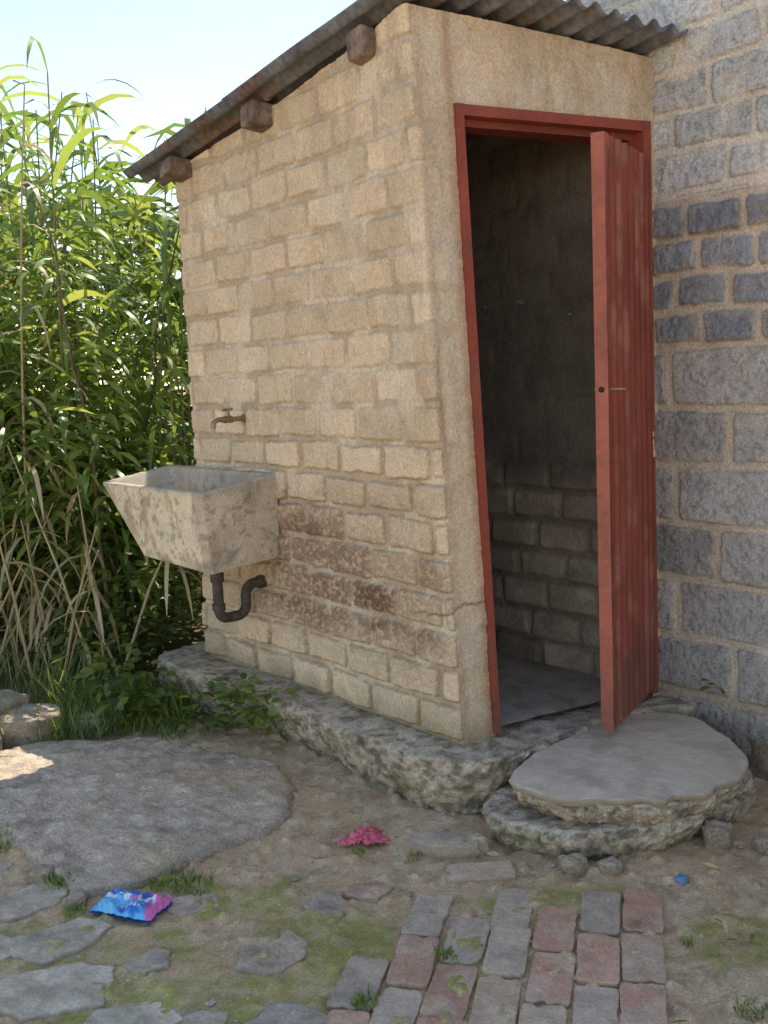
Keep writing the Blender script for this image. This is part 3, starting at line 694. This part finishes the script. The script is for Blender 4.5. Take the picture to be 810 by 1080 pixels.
# broken dry stalks leaning at the front of the clump
for i in range(20):
    x=random.uniform(-1.95,-1.2);y=random.uniform(4.45,4.8)
    h_=random.uniform(.4,1.15);ax_,ay_=random.uniform(-.4,.4),random.uniform(-.2,.1)
    tube(bd,[(x,y,.04),(x+ax_*.4,y+ay_*.4,h_*.5),(x+ax_,y+ay_,h_)],[.008,.007,.003],(.60,.48,.28),5,False)
    for q in range(4):
        a=random.uniform(0,6.28);leafs(bd,(x+ax_*.7,y+ay_*.7,h_*random.uniform(.5,.95)),(math.cos(a),math.sin(a),random.uniform(-.6,.2)),random.uniform(.2,.45),random.uniform(.012,.024),random.uniform(2,4),np.array((.60,.48,.28))*random.uniform(.7,1.1),5)
b.build("reed_clump",M_leaf,True);bd.build("dry_reed_leaves",M_dry,True)
b=Buf();bt=Buf()
tree=empty("peach_tree")
for k in range(54):
    x0,y0=random.uniform(-2.5,-1.15),random.uniform(4.7,5.8)
    a=random.uniform(0,6.28);ht=random.uniform(1.1,2.5);sp=random.uniform(.15,.6)
    pts=[(x0+(random.uniform(-.02,.02)+sp*math.cos(a)*t*t),y0+sp*math.sin(a)*t*t,.05+ht*(t-.12*t*t)) for t in np.linspace(0,1,9)]
    tube(bt,pts,[.013*(1-.7*i/8) for i in range(9)],(.15,.12,.07),5,False)
    for q in range(120):
        t=random.uniform(.28,1);i=min(7,int(t*8));f_=t*8-i
        p=[pts[i][c]*(1-f_)+pts[i+1][c]*f_ for c in range(3)]
        rr=random.uniform(0,.28);aa_=random.uniform(0,6.28)
        p=[p[0]+rr*math.cos(aa_),p[1]+rr*math.sin(aa_),p[2]+random.uniform(-.08,.1)]
        if p[0]>-1.08 and p[1]<5.0: continue
        leafs(b,p,(math.cos(aa_),math.sin(aa_),random.uniform(-.6,.3)),random.uniform(.11,.20),random.uniform(.022,.036),random.uniform(.4,1.6),green(1.55),3)
b.build("crown",M_leaf,True,tree);bt.build("stems",M_wood,True,tree)
b=Buf()
for i in range(6500):
    x=random.uniform(-8,2.5) if i<4500 else random.uniform(-3,-.5);y=random.uniform(6.6,9.5)
    hm=2.2+.9*float(vn(np.array([x*.9]),np.array([y*.7]),50)[0])
    z=hm*random.random()**.85
    a=random.uniform(0,6.28)
    leafs(b,(x,y,z),(math.cos(a),math.sin(a),random.uniform(-.3,1)),random.uniform(.25,.5),random.uniform(.05,.09),random.uniform(.3,2),green(.9),2)
b.build("background_thicket",M_leaf,True)
b=Buf()
def blocked(x,y,mg=.06):
    q=np.array([x,y])-C
    s_=q@e;bb=q@n
    return (bb<mg and s_<SL+.05+(mg-.06))
for k in range(300):
    x0=random.uniform(-2.4,-.45);y0=random.uniform(3.95,5.6)
    if y0<4.05 and x0>-1.0 and random.random()<.4: continue
    if y0 < 4.35+(x0+1.1)*-.6 and x0<-1.2: continue
    if blocked(x0,y0,.34): continue
    hh=random.uniform(.12,.35)+.45*max(0,min(1,(y0-4.2)/1))
    for q in range(26):
        a=random.uniform(0,6.28);rr=random.uniform(0,.13);z=hh*random.uniform(.15,1)
        p=(x0+rr*math.cos(a),y0+rr*math.sin(a),z+.03)
        if blocked(p[0],p[1],.2): continue
        leafs(b,p,(math.cos(a),math.sin(a),random.uniform(-.3,.5)),random.uniform(.04,.08),random.uniform(.02,.036),random.uniform(.2,1.2),green(1.15),3)
for (x0,y0,z0_,n_) in [(-.55,3.80,.12,80),(-.47,3.72,.1,60),(-.62,3.93,.10,50),(-.74,3.92,.04,50),(-.9,4.0,.04,50),(1.13,3.42,.2,18)]:
    for q in range(n_):
        a=random.uniform(0,6.28);rr=random.uniform(0,.10)
        p=(x0+rr*math.cos(a),y0+rr*math.sin(a),z0_+random.uniform(-.06,.12))
        if blocked(*p[:2]) and x0<1: continue
        leafs(b,p,(math.cos(a),math.sin(a),random.uniform(-.2,.6)),random.uniform(.03,.06),random.uniform(.018,.03),.6,green(1.2),3)
b.build("weeds",M_leaf,True)
b=Buf()
def tuft(x,y,r,cnt,h):
    for i in range(cnt):
        a=random.uniform(0,6.28);rr=r*random.random()**.6
        leafs(b,(x+rr*math.cos(a),y+rr*math.sin(a),0),(random.uniform(-.6,.6),random.uniform(-.6,.6),1),h*random.uniform(.5,1.2),.004,random.uniform(.3,1.6),green(1.4),3)
for t in [(-.62,2.70,.07,150,.035),(-.56,2.66,.06,110,.03),(-.93,2.72,.05,110,.04),(-1.2,2.95,.07,130,.06),(-.09,2.10,.03,70,.03),(.10,2.27,.025,50,.03),(.66,2.28,.02,30,.025),(.98,2.5,.06,70,.035),(-.12,2.82,.03,40,.02),(.05,2.78,.03,40,.02),(.72,2.0,.04,60,.03),(-.85,2.55,.03,50,.03)]: tuft(*t)
for i in range(60):
    tuft(random.uniform(-1.6,-.75),random.uniform(3.88,4.35),.08,45,random.uniform(.07,.18))
for i in range(30): tuft(random.uniform(-2.6,-1.3),random.uniform(4.2,4.9),.1,40,random.uniform(.15,.4))
b.build("grass",M_leaf,True)
b=Buf()
for i in range(60):
    x=random.uniform(-1.2,1.1);y=random.uniform(1.95,3.6)
    if i<10: x=random.uniform(.55,.85);y=random.uniform(2.1,2.35)
    leafs(b,(x,y,.018),(random.uniform(-1,1),random.uniform(-1,1),.12),random.uniform(.02,.045),random.uniform(.008,.016),.3,np.array((.55,.42,.18))*random.uniform(.5,1.2),3)
b.build("leaf_litter",M_dry,True)

# ================================================================== light
el,az=math.radians(56),math.radians(24)
w=bpy.data.worlds.new("World");scene.world=w;w.use_nodes=True;nt=w.node_tree
bg=nt.nodes["Background"];sky=nt.nodes.new("ShaderNodeTexSky");sky.sky_type='NISHITA';sky.sun_disc=False
sky.sun_elevation=el;sky.sun_rotation=az;sky.altitude=1500;sky.air_density=1.0;sky.dust_density=.25
vm=nt.nodes.new("ShaderNodeVectorMath");vm.operation='MULTIPLY';vm.inputs[1].default_value=(1.12,1.0,.88)
nt.links.new(sky.outputs[0],vm.inputs[0]);nt.links.new(vm.outputs[0],bg.inputs[0]);bg.inputs[1].default_value=.345
sd_=bpy.data.lights.new("sun",'SUN');sd_.energy=6;sd_.angle=math.radians(.5);sd_.color=(1,.92,.80)
so=bpy.data.objects.new("sun",sd_);scene.collection.objects.link(so)
Sv=Vector((math.sin(az)*math.cos(el),math.cos(az)*math.cos(el),math.sin(el)));so.rotation_mode='QUATERNION';so.rotation_quaternion=Sv.to_track_quat('Z','Y')
so.location=(0,0,10)
scene.view_settings.view_transform='Standard';scene.view_settings.look='None';scene.view_settings.exposure=0

# ================================================================== camera
f=1100.;p=math.atan(145/f);r=.045
F=Vector((0,math.cos(p),-math.sin(p)));R0=Vector((1,0,0));U0=Vector((0,math.sin(p),math.cos(p)))
Rv=R0*math.cos(r)-U0*math.sin(r);Uv=R0*math.sin(r)+U0*math.cos(r)
cd=bpy.data.cameras.new("camera");cam=bpy.data.objects.new("camera",cd);scene.collection.objects.link(cam)
M=Matrix((( Rv[0],Uv[0],-F[0],0),(Rv[1],Uv[1],-F[1],0),(Rv[2],Uv[2],-F[2],1.35),(0,0,0,1)))
cam.matrix_world=M;cd.sensor_fit='AUTO';cd.sensor_width=36;cd.lens=f/1080*36;cd.clip_end=1000;cd.clip_start=.05
scene.camera=cam
